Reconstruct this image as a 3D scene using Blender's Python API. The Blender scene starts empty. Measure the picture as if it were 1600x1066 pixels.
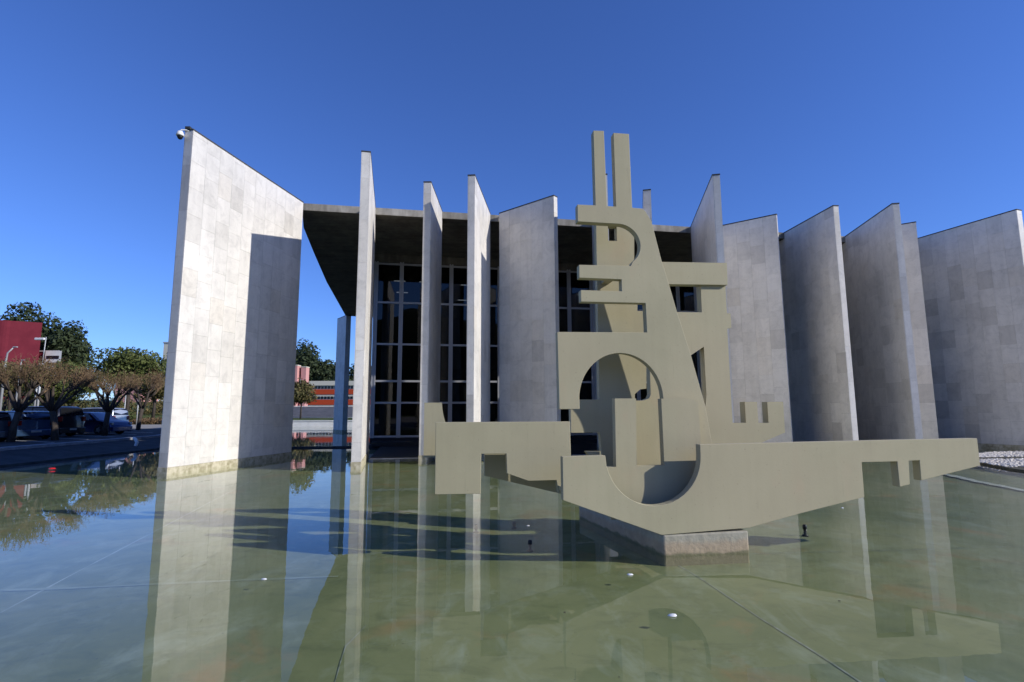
import bpy, bmesh, math, random
from mathutils import Vector, Matrix, noise
random.seed(7)
S = bpy.context.scene
COL = S.collection
R = math.radians

# ------------------------------------------------------------------ camera
cd = bpy.data.cameras.new('camera'); cam = bpy.data.objects.new('camera', cd); COL.objects.link(cam)
cd.sensor_width = 36; cd.lens = 837.3/1600*36; cd.clip_start = .05; cd.clip_end = 5000
p, r = R(7.442), R(-.251)
F = Vector((0, math.cos(p), math.sin(p))); X0 = Vector((1, 0, 0)); U0 = Vector((0, -math.sin(p), math.cos(p)))
XR = X0*math.cos(r)+U0*math.sin(r); UR = -X0*math.sin(r)+U0*math.cos(r)
m = Matrix((XR, UR, -F)).transposed().to_4x4(); m.translation = (0, 0, 1.75); cam.matrix_world = m
S.camera = cam

# ------------------------------------------------------------------ light
SUN = Vector((.837, -.2816, .469)).normalized()
SKY_STRENGTH, SUN_STRENGTH, EXPOSURE = .097, 4.45, 0.0
w = bpy.data.worlds.new('World'); S.world = w; w.use_nodes = True
nt = w.node_tree; nt.nodes.clear()
sky = nt.nodes.new('ShaderNodeTexSky'); sky.sky_type = 'NISHITA'; sky.sun_disc = False
sky.sun_elevation = math.asin(SUN.z); sky.sun_rotation = math.atan2(SUN.x, SUN.y)
sky.altitude = 0; sky.air_density = 1.0; sky.dust_density = 0; sky.ozone_density = 3.5
bg = nt.nodes.new('ShaderNodeBackground'); bg.inputs[1].default_value = SKY_STRENGTH
wo = nt.nodes.new('ShaderNodeOutputWorld')
wb_ = nt.nodes.new('ShaderNodeMix'); wb_.data_type = 'RGBA'; wb_.blend_type = 'MULTIPLY'; wb_.inputs[0].default_value = 1; wb_.inputs[7].default_value = (.68, .96, 1.70, 1)   # the deep, slightly violet blue of the photograph
nt.links.new(sky.outputs[0], wb_.inputs[6]); nt.links.new(wb_.outputs[2], bg.inputs[0]); nt.links.new(bg.outputs[0], wo.inputs[0])
sl = bpy.data.lights.new('sun', 'SUN'); sl.energy = SUN_STRENGTH; sl.angle = R(.5); sl.color = (1, .965, .90)
so = bpy.data.objects.new('sun', sl); COL.objects.link(so); so.rotation_euler = SUN.to_track_quat('Z', 'Y').to_euler()
S.view_settings.view_transform = 'Standard'; S.view_settings.look = 'None'; S.view_settings.gamma = 1
S.view_settings.exposure = EXPOSURE; S.view_settings.use_curve_mapping = False

# ------------------------------------------------------------------ materials
def mat(name, col, rough=.8, metal=0, spec=.3):
    m = bpy.data.materials.new(name); m.use_nodes = True
    b = m.node_tree.nodes['Principled BSDF']
    b.inputs['Base Color'].default_value = (*col, 1); b.inputs['Roughness'].default_value = rough
    b.inputs['Metallic'].default_value = metal; b.inputs['Specular IOR Level'].default_value = spec
    return m
class N:
    """small node helper"""
    def __init__(s, m): s.m = m; s.t = m.node_tree; s.b = s.t.nodes.get('Principled BSDF')
    def n(s, kind, **kw):
        x = s.t.nodes.new(kind)
        for k, v in kw.items(): setattr(x, k, v)
        return x
    def l(s, a, b): s.t.links.new(a, b)
    def coord(s, scale=(1, 1, 1), kind='Object', rnd=False):
        c = s.n('ShaderNodeTexCoord'); mp = s.n('ShaderNodeMapping'); mp.inputs['Scale'].default_value = scale
        s.l(c.outputs[kind], mp.inputs[0])
        return mp.outputs[0]
    def world(s, scale=(1, 1, 1)):
        g = s.n('ShaderNodeNewGeometry'); mp = s.n('ShaderNodeMapping'); mp.inputs['Scale'].default_value = scale
        s.l(g.outputs['Position'], mp.inputs[0]); return mp.outputs[0]
    def noise(s, vec, scale, detail=4, rough=.55, dist=0):
        x = s.n('ShaderNodeTexNoise'); x.inputs['Scale'].default_value = scale; x.inputs['Detail'].default_value = detail
        x.inputs['Roughness'].default_value = rough; x.inputs['Distortion'].default_value = dist
        s.l(vec, x.inputs['Vector']); return x.outputs['Fac']
    def ramp(s, fac, stops):
        x = s.n('ShaderNodeValToRGB'); e = x.color_ramp.elements
        while len(e) < len(stops): e.new(.5)
        for i, (p, c) in enumerate(stops):
            e[i].position = p; e[i].color = (*c, 1) if len(c) == 3 else c
        s.l(fac, x.inputs[0]); return x.outputs[0]
    def mix(s, a, b, fac, mode='MIX'):
        x = s.n('ShaderNodeMix', data_type='RGBA', blend_type=mode)
        for sock, v in ((x.inputs[0], fac), (x.inputs[6], a), (x.inputs[7], b)):
            if hasattr(v, 'is_output'): s.l(v, sock)
            elif isinstance(v, (int, float)): sock.default_value = v
            else: sock.default_value = (*v, 1)
        return x.outputs[2]
    def rnd(s): return s.n('ShaderNodeObjectInfo').outputs['Random']
    def bump(s, h, strength=.3, dist=.01):
        x = s.n('ShaderNodeBump'); x.inputs['Strength'].default_value = strength; x.inputs['Distance'].default_value = dist
        s.l(h, x.inputs['Height']); s.l(x.outputs[0], s.b.inputs['Normal'])
    def col(s, c): s.l(c, s.b.inputs['Base Color'])
def g3(v): return (v, v, v)

def marble_mat():
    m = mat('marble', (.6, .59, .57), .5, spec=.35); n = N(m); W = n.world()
    tone = n.ramp(n.rnd(), [(0, (.63, .59, .53)), (.12, (.73, .69, .625)), (.5, (.78, .738, .672)), (.85, (.82, .775, .705)), (1, (.74, .685, .60))])
    big = n.ramp(n.noise(W, .35, 3), [(.3, g3(.86)), (.7, g3(1.04))])
    cloud = n.ramp(n.noise(W, 2.2, 6, .6, .8), [(.32, g3(.82)), (.5, g3(.97)), (.7, g3(1.03))])
    vein = n.ramp(n.noise(W, 1.3, 8, .65, 2.5), [(.47, g3(1)), (.5, g3(.84)), (.53, g3(1))])
    streak = n.ramp(n.noise(n.world((3.5, 3.5, .18)), 1.4, 5, .6), [(.35, g3(.86)), (.6, g3(1))])
    c = n.mix(tone, big, 1., 'MULTIPLY'); c = n.mix(c, cloud, .8, 'MULTIPLY'); c = n.mix(c, vein, .5, 'MULTIPLY'); c = n.mix(c, streak, .45, 'MULTIPLY')
    n.col(c); n.bump(n.noise(W, 40, 3), .15, .003)
    return m
MARBLE = marble_mat()
def plinth_mat():
    m = mat('travertine', (.42, .38, .26), .8); n = N(m); W = n.world()
    n.col(n.ramp(n.noise(W, 6, 6), [(.3, (.26, .23, .13)), (.55, (.50, .45, .32)), (.75, (.62, .57, .43))])); n.bump(n.noise(W, 25, 4), .5, .01)
    return m
PLINTH = plinth_mat()
JOINT = mat('joint_mortar', (.22, .215, .20), .95)
COPING = mat('dark_coping', (.06, .06, .06), .8)
def concrete(name, lo, hi, rough=.85, boards=True):
    m = mat(name, hi, rough); n = N(m); W = n.world()
    c = n.ramp(n.noise(W, .9, 8, .62, .4), [(.3, lo), (.68, hi)])
    if boards:
        b = n.ramp(n.noise(n.world((.15, 5, 5)), 1.2, 3), [(.35, g3(.72)), (.6, g3(1))]); c = n.mix(c, b, .7, 'MULTIPLY')
    st = n.ramp(n.noise(n.world((2.2, 2.2, .3)), 1.5, 6, .7), [(.4, g3(.62)), (.6, g3(1))]); c = n.mix(c, st, .8, 'MULTIPLY')
    n.col(c); n.bump(n.noise(W, 18, 5), .4, .01); return m
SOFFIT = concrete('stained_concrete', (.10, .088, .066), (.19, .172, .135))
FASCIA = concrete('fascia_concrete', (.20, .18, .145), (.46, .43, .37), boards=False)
def khaki():
    m = mat('khaki_paint', (.45, .42, .31), .62, spec=.25); n = N(m); W = n.world()
    c = n.ramp(n.noise(W, .8, 5, .6), [(.3, (.385, .348, .222)), (.7, (.445, .403, .26))])
    st = n.ramp(n.noise(n.world((5, 5, .25)), 1.5, 5, .6), [(.38, g3(.93)), (.6, g3(1))]); c = n.mix(c, st, .55, 'MULTIPLY')
    pk = n.ramp(n.noise(W, .45, 3), [(.45, g3(0)), (.62, g3(.35))]); c = n.mix(c, (.44, .37, .25), pk)
    dr = n.ramp(n.noise(n.world((9, 9, .5)), 2.0, 5, .7), [(.64, g3(0)), (.72, g3(.35))]); c = n.mix(c, (.27, .24, .16), dr)
    rs = n.ramp(n.noise(n.world((2.5, 2.5, 1.2)), 1.1, 4, .5, .4), [(.62, g3(0)), (.78, g3(1))]); c = n.mix(c, (.50, .36, .24), n.mix(g3(0), g3(.3), rs))
    lo = n.ramp(n.noise(W, 45, 2), [(.70, g3(0)), (.74, g3(.5))]); c = n.mix(c, (.16, .13, .09), lo)
    n.col(c); n.bump(n.noise(W, 30, 4), .22, .004); return m
KHAKI = khaki()
def base_mat():
    m = mat('base_concrete', (.4, .38, .33), .9); n = N(m); W = n.world()
    c = n.ramp(n.noise(W, 5, 7, .65), [(.3, (.33, .305, .24)), (.7, (.44, .41, .325))])
    g = n.n('ShaderNodeSeparateXYZ'); n.l(n.world(), g.inputs[0])
    mr = n.n('ShaderNodeMath', operation='MULTIPLY_ADD'); n.l(g.outputs['Z'], mr.inputs[0]); mr.inputs[1].default_value = 2.2
    sm = n.n('ShaderNodeMath', operation='MULTIPLY_ADD'); n.l(n.noise(W, 6, 4), sm.inputs[0]); sm.inputs[1].default_value = .25; sm.inputs[2].default_value = -.05; n.l(sm.outputs[0], mr.inputs[2])
    wet = n.ramp(mr.outputs[0], [(.10, (.35, .34, .16)), (.16, (1, .80, .62)), (.34, (1, .82, .68)), (.46, (.93, .93, .90))])
    c2 = n.mix(c, wet, .75, 'MULTIPLY'); n.col(c2); n.bump(n.noise(W, 14, 6), .6, .02); return m
BASE = base_mat()
def floor_mat():
    m = mat('pool_paint', (.23, .26, .15), .8); n = N(m); W = n.world()
    c = n.ramp(n.noise(W, .35, 6, .6, .6), [(.3, (.14, .165, .065)), (.5, (.205, .22, .092)), (.72, (.28, .28, .135))])
    pale = n.ramp(n.noise(n.world((1, .45, 1)), 1.6, 7, .7, 1), [(.52, g3(0)), (.75, g3(.55))]); c = n.mix(c, (.36, .40, .29), pale)
    rust = n.ramp(n.noise(W, .8, 5, .6, .5), [(.57, g3(0)), (.72, g3(.85))]); c = n.mix(c, (.31, .19, .07), rust)
    dark = n.ramp(n.noise(n.world((.6, 1.5, 1)), 2.1, 6, .65, 1.2), [(.60, g3(0)), (.72, g3(.4))]); c = n.mix(c, (.10, .115, .055), dark)
    sc1 = n.ramp(n.noise(n.world((1, 1.5, 1)), 2.6, 6, .62, .4), [(.50, g3(0)), (.68, g3(.5))]); c = n.mix(c, (.11, .13, .055), sc1)
    sc2 = n.ramp(n.noise(n.world((1.2, .9, 1)), 1.9, 6, .62, .5), [(.54, g3(0)), (.70, g3(.4))]); c = n.mix(c, (.33, .36, .24), sc2)
    cell = n.n('ShaderNodeTexVoronoi'); cell.inputs['Scale'].default_value = .42; n.l(n.world((1, 1, 1)), cell.inputs['Vector'])
    pt = n.ramp(cell.outputs['Color'], [(.2, g3(.93)), (.8, g3(1.05))]); c = n.mix(c, pt, .4, 'MULTIPLY')
    sp = n.ramp(n.noise(W, 22, 3), [(.71, g3(0)), (.74, g3(.7))]); c = n.mix(c, (.08, .08, .05), sp)
    n.col(c); n.bump(n.noise(W, 9, 4), .2, .01); return m
FLOOR = floor_mat()
def two_sided_ior(n, fr, ior):
    # a thin sheet reflects the same from both of its sides
    g = n.n('ShaderNodeNewGeometry'); mr = n.n('ShaderNodeMapRange'); mr.inputs['To Min'].default_value = ior; mr.inputs['To Max'].default_value = 1/ior
    n.l(g.outputs['Backfacing'], mr.inputs['Value']); n.l(mr.outputs[0], fr.inputs['IOR'])
def water_mat():
    m = bpy.data.materials.new('water'); m.use_nodes = True; n = N(m); t = m.node_tree; t.nodes.clear()
    W = n.world((1, 1, 1))
    a = n.noise(W, 1.1, 3, .5); b = n.noise(n.world((1, .5, 1)), 7, 2, .5)
    ad = n.n('ShaderNodeMath', operation='MULTIPLY_ADD'); n.l(b, ad.inputs[0]); ad.inputs[1].default_value = .12; n.l(a, ad.inputs[2])
    bp = n.n('ShaderNodeBump'); bp.inputs['Strength'].default_value = 1; bp.inputs['Distance'].default_value = .0016; n.l(ad.outputs[0], bp.inputs['Height'])
    fr = n.n('ShaderNodeFresnel'); two_sided_ior(n, fr, 1.33); n.l(bp.outputs[0], fr.inputs['Normal'])
    gl = n.n('ShaderNodeBsdfGlossy'); gl.inputs['Roughness'].default_value = .0; gl.inputs[0].default_value = (1, 1, 1, 1); n.l(bp.outputs[0], gl.inputs['Normal'])
    tr = n.n('ShaderNodeBsdfTransparent'); tr.inputs[0].default_value = (.93, .96, .93, 1)
    mx = n.n('ShaderNodeMixShader'); n.l(fr.outputs[0], mx.inputs[0]); n.l(tr.outputs[0], mx.inputs[1]); n.l(gl.outputs[0], mx.inputs[2])
    o = n.n('ShaderNodeOutputMaterial'); n.l(mx.outputs[0], o.inputs[0]); return m
WATER = water_mat()
def noisy(name, lo, hi, scale=3, rough=.9, bumps=.3, spec=.2):
    m = mat(name, hi, rough, spec=spec); n = N(m); W = n.world()
    n.col(n.ramp(n.noise(W, scale, 7, .65), [(.3, lo), (.7, hi)]))
    if bumps: n.bump(n.noise(W, scale*8, 4), bumps, .01)
    return m
ASPHALT = noisy('asphalt', (.035, .036, .04), (.065, .066, .07), 1.5)
GRASS = noisy('grass', (.05, .07, .02), (.12, .14, .04), .4)
GRANITE = noisy('dark_granite', (.018, .019, .02), (.03, .031, .033), 8, .5, 0, .2)
KERBSTONE = noisy('kerb_stone', (.22, .23, .25), (.38, .39, .42), 4)
DARKSTONE = noisy('dark_stone', (.03, .033, .035), (.07, .075, .08), 2)
GRAVELBED = noisy('gravel_bed', (.05, .048, .035), (.11, .10, .075), 6)
WHITEWALL = noisy('white_wall', (.72, .70, .65), (.85, .83, .78), 1.5)
METAL = mat('aluminium', (.42, .42, .43), .45, .4)
def glass_mat(name, tint=(.26, .27, .28), refl=1.0):
    m = bpy.data.materials.new(name); m.use_nodes = True; n = N(m); m.node_tree.nodes.clear()
    fr = n.n('ShaderNodeFresnel'); two_sided_ior(n, fr, 1.5)
    gl = n.n('ShaderNodeBsdfGlossy'); gl.inputs['Roughness'].default_value = .01
    tr = n.n('ShaderNodeBsdfTransparent'); tr.inputs[0].default_value = (*tint, 1)
    mx = n.n('ShaderNodeMixShader'); n.l(fr.outputs[0], mx.inputs[0]); n.l(tr.outputs[0], mx.inputs[1]); n.l(gl.outputs[0], mx.inputs[2])
    o = n.n('ShaderNodeOutputMaterial'); n.l(mx.outputs[0], o.inputs[0]); return m
GLASS = glass_mat('window_glass')
CARGLASS = mat('car_glass', (.012, .013, .016), .05, spec=.6)
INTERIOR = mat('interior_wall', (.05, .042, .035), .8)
TYRE = mat('tyre_rubber', (.02, .02, .02), .85); RIM = mat('alloy_rim', (.35, .35, .37), .35, .8)
BARK = noisy('bark', (.045, .036, .03), (.10, .08, .065), 6)
TWIG = noisy('twigs', (.13, .085, .05), (.24, .165, .10), 3, bumps=0)
WHITEP = mat('white_plastic', (.75, .75, .73), .4); BLACKP = mat('black_plastic', (.015, .015, .015), .3)
GALV = mat('galvanised', (.45, .45, .43), .5, .3)
RED = noisy('red_render', (.15, .018, .03), (.20, .026, .04), .3, bumps=0)
BRICKRED = mat('red_cladding', (.50, .065, .02), .8); CREAM = mat('cream_render', (.62, .58, .47), .9)
PINK = mat('pink_render', (.60, .30, .27), .9); ROOFGREY = noisy('grey_roof', (.07, .07, .075), (.13, .13, .135), .6)
DARKWIN = mat('dark_window', (.02, .022, .026), .15, spec=.6)
def leaf_mat(name, cols):
    m = mat(name, cols[0], .65, spec=.2); n = N(m)
    a = n.n('ShaderNodeAttribute'); a.attribute_name = 'tone'
    st = [(i/(len(cols)-1), c) for i, c in enumerate(cols)]
    n.col(n.ramp(a.outputs['Fac'], st)); return m
LEAF_DARK = leaf_mat('leaf_dark', [(.018, .028, .012), (.035, .05, .02), (.06, .075, .03)])
LEAF_MID = leaf_mat('leaf_green', [(.035, .05, .013), (.075, .092, .024), (.12, .135, .038)])
LEAF_OLIVE = leaf_mat('leaf_olive', [(.06, .055, .02), (.11, .10, .035), (.17, .12, .05)])
LEAF_RED = leaf_mat('leaf_russet', [(.09, .055, .025), (.16, .10, .05), (.24, .16, .08)])

# ------------------------------------------------------------------ helpers
def link(name, me, m=None, parent=None, loc=None, rz=None, sc=None):
    o = bpy.data.objects.new(name, me); COL.objects.link(o)
    if me is not None and m is not None and not me.materials: me.materials.append(m)
    if parent: o.parent = parent
    if loc is not None: o.location = loc
    if rz is not None: o.rotation_euler = (0, 0, rz)
    if sc is not None: o.scale = sc
    return o
def pydata(name, v, f, m=None, parent=None, smooth=False, **k):
    me = bpy.data.meshes.new(name); me.from_pydata([tuple(a) for a in v], [], f); me.update()
    if smooth: me.polygons.foreach_set('use_smooth', [True]*len(f))
    return link(name, me, m, parent, **k)
def boxgeo(x0, x1, y0, y1, z0, z1, base=0):
    v = [(x0, y0, z0), (x1, y0, z0), (x1, y1, z0), (x0, y1, z0), (x0, y0, z1), (x1, y0, z1), (x1, y1, z1), (x0, y1, z1)]
    f = [(0, 3, 2, 1), (4, 5, 6, 7), (0, 1, 5, 4), (1, 2, 6, 5), (2, 3, 7, 6), (3, 0, 4, 7)]
    return v, [tuple(base+i for i in q) for q in f]
def boxes(name, bl, m, parent=None, bevel=0, **k):
    V, Fc = [], []
    for b in bl:
        v, f = boxgeo(*b, base=len(V)); V += v; Fc += f
    o = pydata(name, V, Fc, m, parent, **k)
    if bevel: bev(o, bevel)
    return o
def bev(o, wd, seg=2):
    b = o.modifiers.new('bevel', 'BEVEL'); b.width = wd; b.segments = seg; b.limit_method = 'ANGLE'; b.angle_limit = R(40)
def poly_prism(name, pts, z0, z1, m, parent=None, **k):
    n = len(pts); V = [(x, y, z0) for x, y in pts]+[(x, y, z1) for x, y in pts]
    Fc = [tuple(reversed(range(n))), tuple(range(n, 2*n))]+[(i, (i+1) % n, n+(i+1) % n, n+i) for i in range(n)]
    return pydata(name, V, Fc, m, parent, **k)
def empty(name, loc, rz=0):
    o = bpy.data.objects.new(name, None); COL.objects.link(o); o.location = loc; o.rotation_euler = (0, 0, rz); o.empty_display_size = .3; return o
def tag(o, label=None, cat=None, group=None, kind=None):
    if label: o['label'] = label
    if cat: o['category'] = cat
    if group: o['group'] = group
    if kind: o['kind'] = kind
    return o
def tube(pts, rad, seg=6, V=None, Fc=None):
    """tapered tube along pts, rad list; appends to V, Fc"""
    b0 = len(V)
    prev = None
    for i, p_ in enumerate(pts):
        p_ = Vector(p_); d = (Vector(pts[min(i+1, len(pts)-1)])-Vector(pts[max(i-1, 0)])).normalized()
        a = d.orthogonal().normalized() if prev is None else (prev-d*prev.dot(d)).normalized()
        prev = a; b = d.cross(a)
        for k in range(seg):
            t = 2*math.pi*k/seg; V.append(p_+(a*math.cos(t)+b*math.sin(t))*rad[i])
    for i in range(len(pts)-1):
        for k in range(seg):
            a0 = b0+i*seg+k; a1 = b0+i*seg+(k+1) % seg; Fc.append((a0, a1, a1+seg, a0+seg))
    Fc.append(tuple(b0+k for k in reversed(range(seg)))); Fc.append(tuple(b0+(len(pts)-1)*seg+k for k in range(seg)))
def tubes(name, lst, m, parent=None, seg=8, smooth=True, **k):
    V, Fc = [], []
    for pts, rad in lst: tube(pts, rad if isinstance(rad, (list, tuple)) else [rad]*len(pts), seg, V, Fc)
    return pydata(name, V, Fc, m, parent, smooth, **k)

# ------------------------------------------------------------------ frames of reference
UF = Vector((.984, .179, 0)).normalized(); NF = Vector((-.179, .984, 0)).normalized(); F0 = Vector((-8.74, 21.58, 0))
AF = math.atan2(UF.y, UF.x)
def fw(u, s, z=0): return F0+UF*u+NF*s+Vector((0, 0, z))
HT = 10.44

# ------------------------------------------------------------------ ground, pool
LK = [(-18.95, -6), (-18.95, 20), (-20.15, 31), (-24.5, 45), (-32.0, 66.6)]     # top of the left bank
GZ = .38
V = []; Fc = []
def quad(*pts):
    b = len(V); V.extend(pts); Fc.append(tuple(range(b, b+len(pts))))
for a, b in zip(LK, LK[1:]): quad((-900, a[1], GZ), (a[0]-.34, a[1], GZ), (b[0]-.34, b[1], GZ), (-900, b[1], GZ))
quad((-900, 66.6, GZ), (60, 66.6, GZ), (900, 1500, GZ), (-900, 1500, GZ))
quad((60, -6, GZ), (900, -6, GZ), (900, 1500, GZ), (60, 66.6, GZ))
quad((-900, -300, GZ), (900, -300, GZ), (900, -6, GZ), (-900, -6, GZ))
ground = pydata('ground', V, Fc, GRASS); tag(ground, kind='structure')
fl = pydata('pool_floor', [(-19.2, -6, -.12), (60, -6, -.12), (60, 66.6, -.12), (-32.2, 66.6, -.12), (-24.8, 45, -.12), (-20.4, 31, -.12)], [tuple(range(6))], FLOOR); tag(fl, kind='structure')
wt = pydata('water', [(-19.2, -6, 0), (60, -6, 0), (60, 66.6, 0), (-32.2, 66.6, 0), (-24.8, 45, 0), (-20.4, 31, 0)], [tuple(range(6))], WATER); tag(wt, kind='structure')
# near edge of the pool, behind the camera, and the right edge
e_ = boxes('pool_edge', [(-19, 60, -6.3, -6, -.3, .42), (60, 60.3, -6, 66.6, -.3, .42)], KERBSTONE); tag(e_, kind='structure')
# left bank: dark sloping stone, a paler kerb on top, a dark lip at the water
SEAL = noisy('joint_sealant', (.24, .27, .18), (.42, .45, .38), 2.5, bumps=0)
SEALK = noisy('shore_kerb_paint', (.45, .47, .38), (.66, .68, .58), 3, bumps=0)
SEALF = noisy('faded_sealant', (.20, .225, .12), (.34, .37, .26), 1.6, bumps=0)
SEALD = noisy('old_joint', (.13, .15, .08), (.38, .40, .32), 9, bumps=0)
def strip(name, pts, wd, z, m, parent, wob=.0):
    V = []; Fc = []; P = [Vector((x, y, z)) for x, y in pts]; Q = []
    for a, b in zip(P, P[1:]):
        k = max(2, int((b-a).length/.25))
        for i in range(k): Q.append(a.lerp(b, i/k))
    Q.append(P[-1])
    for i, q in enumerate(Q):
        d = (Q[min(i+1, len(Q)-1)]-Q[max(0, i-1)]).normalized(); nn = Vector((-d.y, d.x, 0))
        ww = wd*(1+random.uniform(-.35, .35) if wob else 1); off = nn*random.uniform(-wob, wob)
        V += [q+off+nn*ww/2, q+off-nn*ww/2]
    for i in range(len(Q)-1): Fc.append((2*i, 2*i+1, 2*i+3, 2*i+2))
    return pydata(name, V, Fc, m, parent)
strip('sealant_joint', [(-8.0, 1.07), (-4.84, 5.35), (-5.66+1.3, 8.75-2.7), (-3.9, 6.62)][0:2], .018, -.116, SEAL, fl, .002)
strip('sealant_joint', [(-4.84, 5.35), (-5.15, 6.6), (-5.66, 8.75), (-6.3, 11.4), (-8.2, 19.3)], .022, -.116, SEAL, fl, .002)
strip('sealant_joint', [(-9, 5.85), (-5.06, 6.01), (-3.16, 6.28), (-2.0, 6.42)], .06, -.115, SEALF, fl, .008)
strip('cracked_joint', [(1.9, 7.3), (2.07, 6.52), (2.2, 5.4), (2.4, 3.98), (2.6, 2.4)], .016, -.116, SEALD, fl, .006)
strip('cracked_joint', [(-1.30, 5.0), (-1.34, 4.58), (-1.25, 4.03), (-1.1, 2.5)], .010, -.115, SEALD, fl, .006)
strip('cracked_joint', [(3.1, 7.31), (5.5, 7.5), (9.5, 7.9)], .012, -.116, SEALD, fl, .006)
strip('shore_kerb', [(12.6, 17.2), (12.3, 15.4), (11.9, 14.0), (11.65, 12.58), (11.5, 10.6), (11.8, 8)], .26, -.09, SEALK, fl, .01)
LW = [(-16.85, -6), (-16.85, 17.9), (-16.95, 25.85), (-18.3, 31), (-22.8, 45), (-30.4, 66.6)]
V = []; Fc = []
up = [(-18.95, -6), (-18.95, 18), (-19.5, 25.85), (-20.15, 31), (-24.5, 45), (-32.0, 66.6)]
for a, b in zip(LW, up): V += [(a[0], a[1], -.14), (a[0]-.06, a[1], .05), (a[0]-.45, a[1], .07), (b[0], b[1], GZ-.02)]
for i in range(len(LW)-1):
    for k in range(3): Fc.append((4*i+k, 4*i+4+k, 4*i+5+k, 4*i+1+k))
bank = pydata('pool_bank', V, Fc, DARKSTONE); tag(bank, kind='structure')
V = []; Fc = []
for a in up: V += [(a[0]+.02, a[1], GZ-.14), (a[0]+.02, a[1], GZ+.09), (a[0]-.36, a[1], GZ+.09), (a[0]-.36, a[1], GZ-.14)]
for i in range(len(up)-1):
    for k in range(4): Fc.append((4*i+k, 4*i+4+k, 4*i+4+(k+1) % 4, 4*i+(k+1) % 4))
kb = pydata('kerb', V, Fc, KERBSTONE); tag(kb, kind='structure')
kb2 = pydata('waterline_lip', [(-16.6, 25.7, -.14), (-9.4, 26.6, -.14), (-6.0, 27.1, -.14), (-16.6, 25.9, -.14), (-9.4, 26.8, -.14), (-6.0, 27.3, -.14),
     (-16.6, 25.7, .07), (-9.4, 26.6, .07), (-6.0, 27.1, .07), (-16.6, 25.9, .07), (-9.4, 26.8, .07), (-6.0, 27.3, .07)],
     [(6, 7, 10, 9), (7, 8, 11, 10), (0, 1, 7, 6), (1, 2, 8, 7), (9, 10, 4, 3), (10, 11, 5, 4), (0, 6, 9, 3)], DARKSTONE); tag(kb2, kind='structure')
# car park asphalt and the sunlit road behind it
LKA = [(-19.35, -6), (-19.35, 20), (-20.55, 31), (-24.9, 45), (-25.6, 47)]
road = pydata('road', [(-60, -6, GZ+.01)]+[(x, y, GZ+.01) for x, y in LKA]+[(-60, 47, GZ+.01)], [tuple(range(len(LKA)+2))], ASPHALT); tag(road, kind='structure')
PAVE = noisy('pale_road', (.24, .22, .19), (.36, .34, .30), .6)
rd2 = pydata('far_road', [(-120, 47.0, GZ+.012), (-25.7, 47.0, GZ+.012), (-30.9, 62, GZ+.012), (-120, 62, GZ+.012)], [(0, 1, 2, 3)], PAVE); tag(rd2, kind='structure')
for (x, y) in ((-21.3, 25.3), (-21.9, 28.1), (-22.6, 30.9), (-23.4, 33.8), (-24.3, 36.7)):
    o = pydata('parking_line', [(-.05, 0, 0), (.05, 0, 0), (.05, 4.6, 0), (-.05, 4.6, 0)], [(0, 1, 2, 3)], WHITEP, road, loc=(x, y, GZ+.016), rz=R(62))
# far bank lawn
V = []; Fc = []
nx, ny = 50, 20
for j in range(ny+1):
    for i in range(nx+1):
        x = -190+i*3.2; y = 64+j*6+.0*x; t = max(0, min(1, (y-66)/70)); edge = min(1, max(0, (-x/y-.50)/.12))
        V.append((x, y, GZ+.02+4.5*t*edge+.5*noise.noise(Vector((x*.05, y*.05, 0)))*t))
for j in range(ny):
    for i in range(nx):
        a = j*(nx+1)+i; Fc.append((a, a+1, a+nx+2, a+nx+1))
lawn = pydata('lawn_bank', V, Fc, GRASS, smooth=True); tag(lawn, kind='structure')

pz = pydata('bounce_paving', [(-60, -60, GZ+.008), (120, -60, GZ+.008), (120, -6.35, GZ+.008), (-60, -6.35, GZ+.008), (60.35, -6.35, GZ+.008), (120, -6.35, GZ+.008), (120, 66, GZ+.008), (60.35, 66, GZ+.008)], [(0, 1, 2, 3), (4, 5, 6, 7)], PAVE); tag(pz, kind='structure')  # unseen pale paving behind the camera and far right, added for bounce light
# white low wall at the far end of the pool
wall = empty('boundary_wall', (-40, 66.6, 0)); tag(wall, 'low white wall along the far end of the pool, left of the pavilion', 'wall')
boxes('wall_body', [(0, 62, 0, .3, -.3, .58)], WHITEWALL, wall); boxes('wall_coping', [(-.05, 62.05, -.06, .36, .583, .70)], WHITEWALL, wall, bevel=.02)

# right gravel bank
pts = [(15.4, 18.75), (15.0, 17.6), (14.4, 15.9), (14.0, 13.5), (14.3, 10), (16, 6), (32, 6), (34, 24), (25, 24.2), (22.6, 23.4), (19.5, 21.9), (17.3, 20.6), (16.1, 19.7)]
gb = poly_prism('gravel_bank', pts, -.14, .05, GRAVELBED); tag(gb, kind='structure')
V = []; Fc = []; rr = random.Random(3)
for i in range(6500):
    while True:
        x, y = rr.uniform(14, 27), rr.uniform(11, 24)
        ins = False
        for a in range(len(pts)):
            (x1, y1), (x2, y2) = pts[a], pts[a-1]
            if (y1 > y) != (y2 > y) and x < (x2-x1)*(y-y1)/(y2-y1)+x1: ins = not ins
        if ins and (16.1 < y-(x-15)*.12 < 18.3 or 19.1 < y-(x-15)*.12 < 21.0): break
    s = rr.uniform(.03, .08); z = .05; b = len(V)
    a0 = rr.uniform(0, 6); 
    for k in range(5): V.append((x+s*math.cos(a0+k*1.257)*rr.uniform(.8, 1.2), y+s*math.sin(a0+k*1.257)*rr.uniform(.8, 1.2), z+s*.2))
    V.append((x, y, z+s*.8))
    V.append((x, y, z-s*.2))
    for k in range(5): Fc.append((b+k, b+(k+1) % 5, b+5)); Fc.append((b+(k+1) % 5, b+k, b+6))
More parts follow.
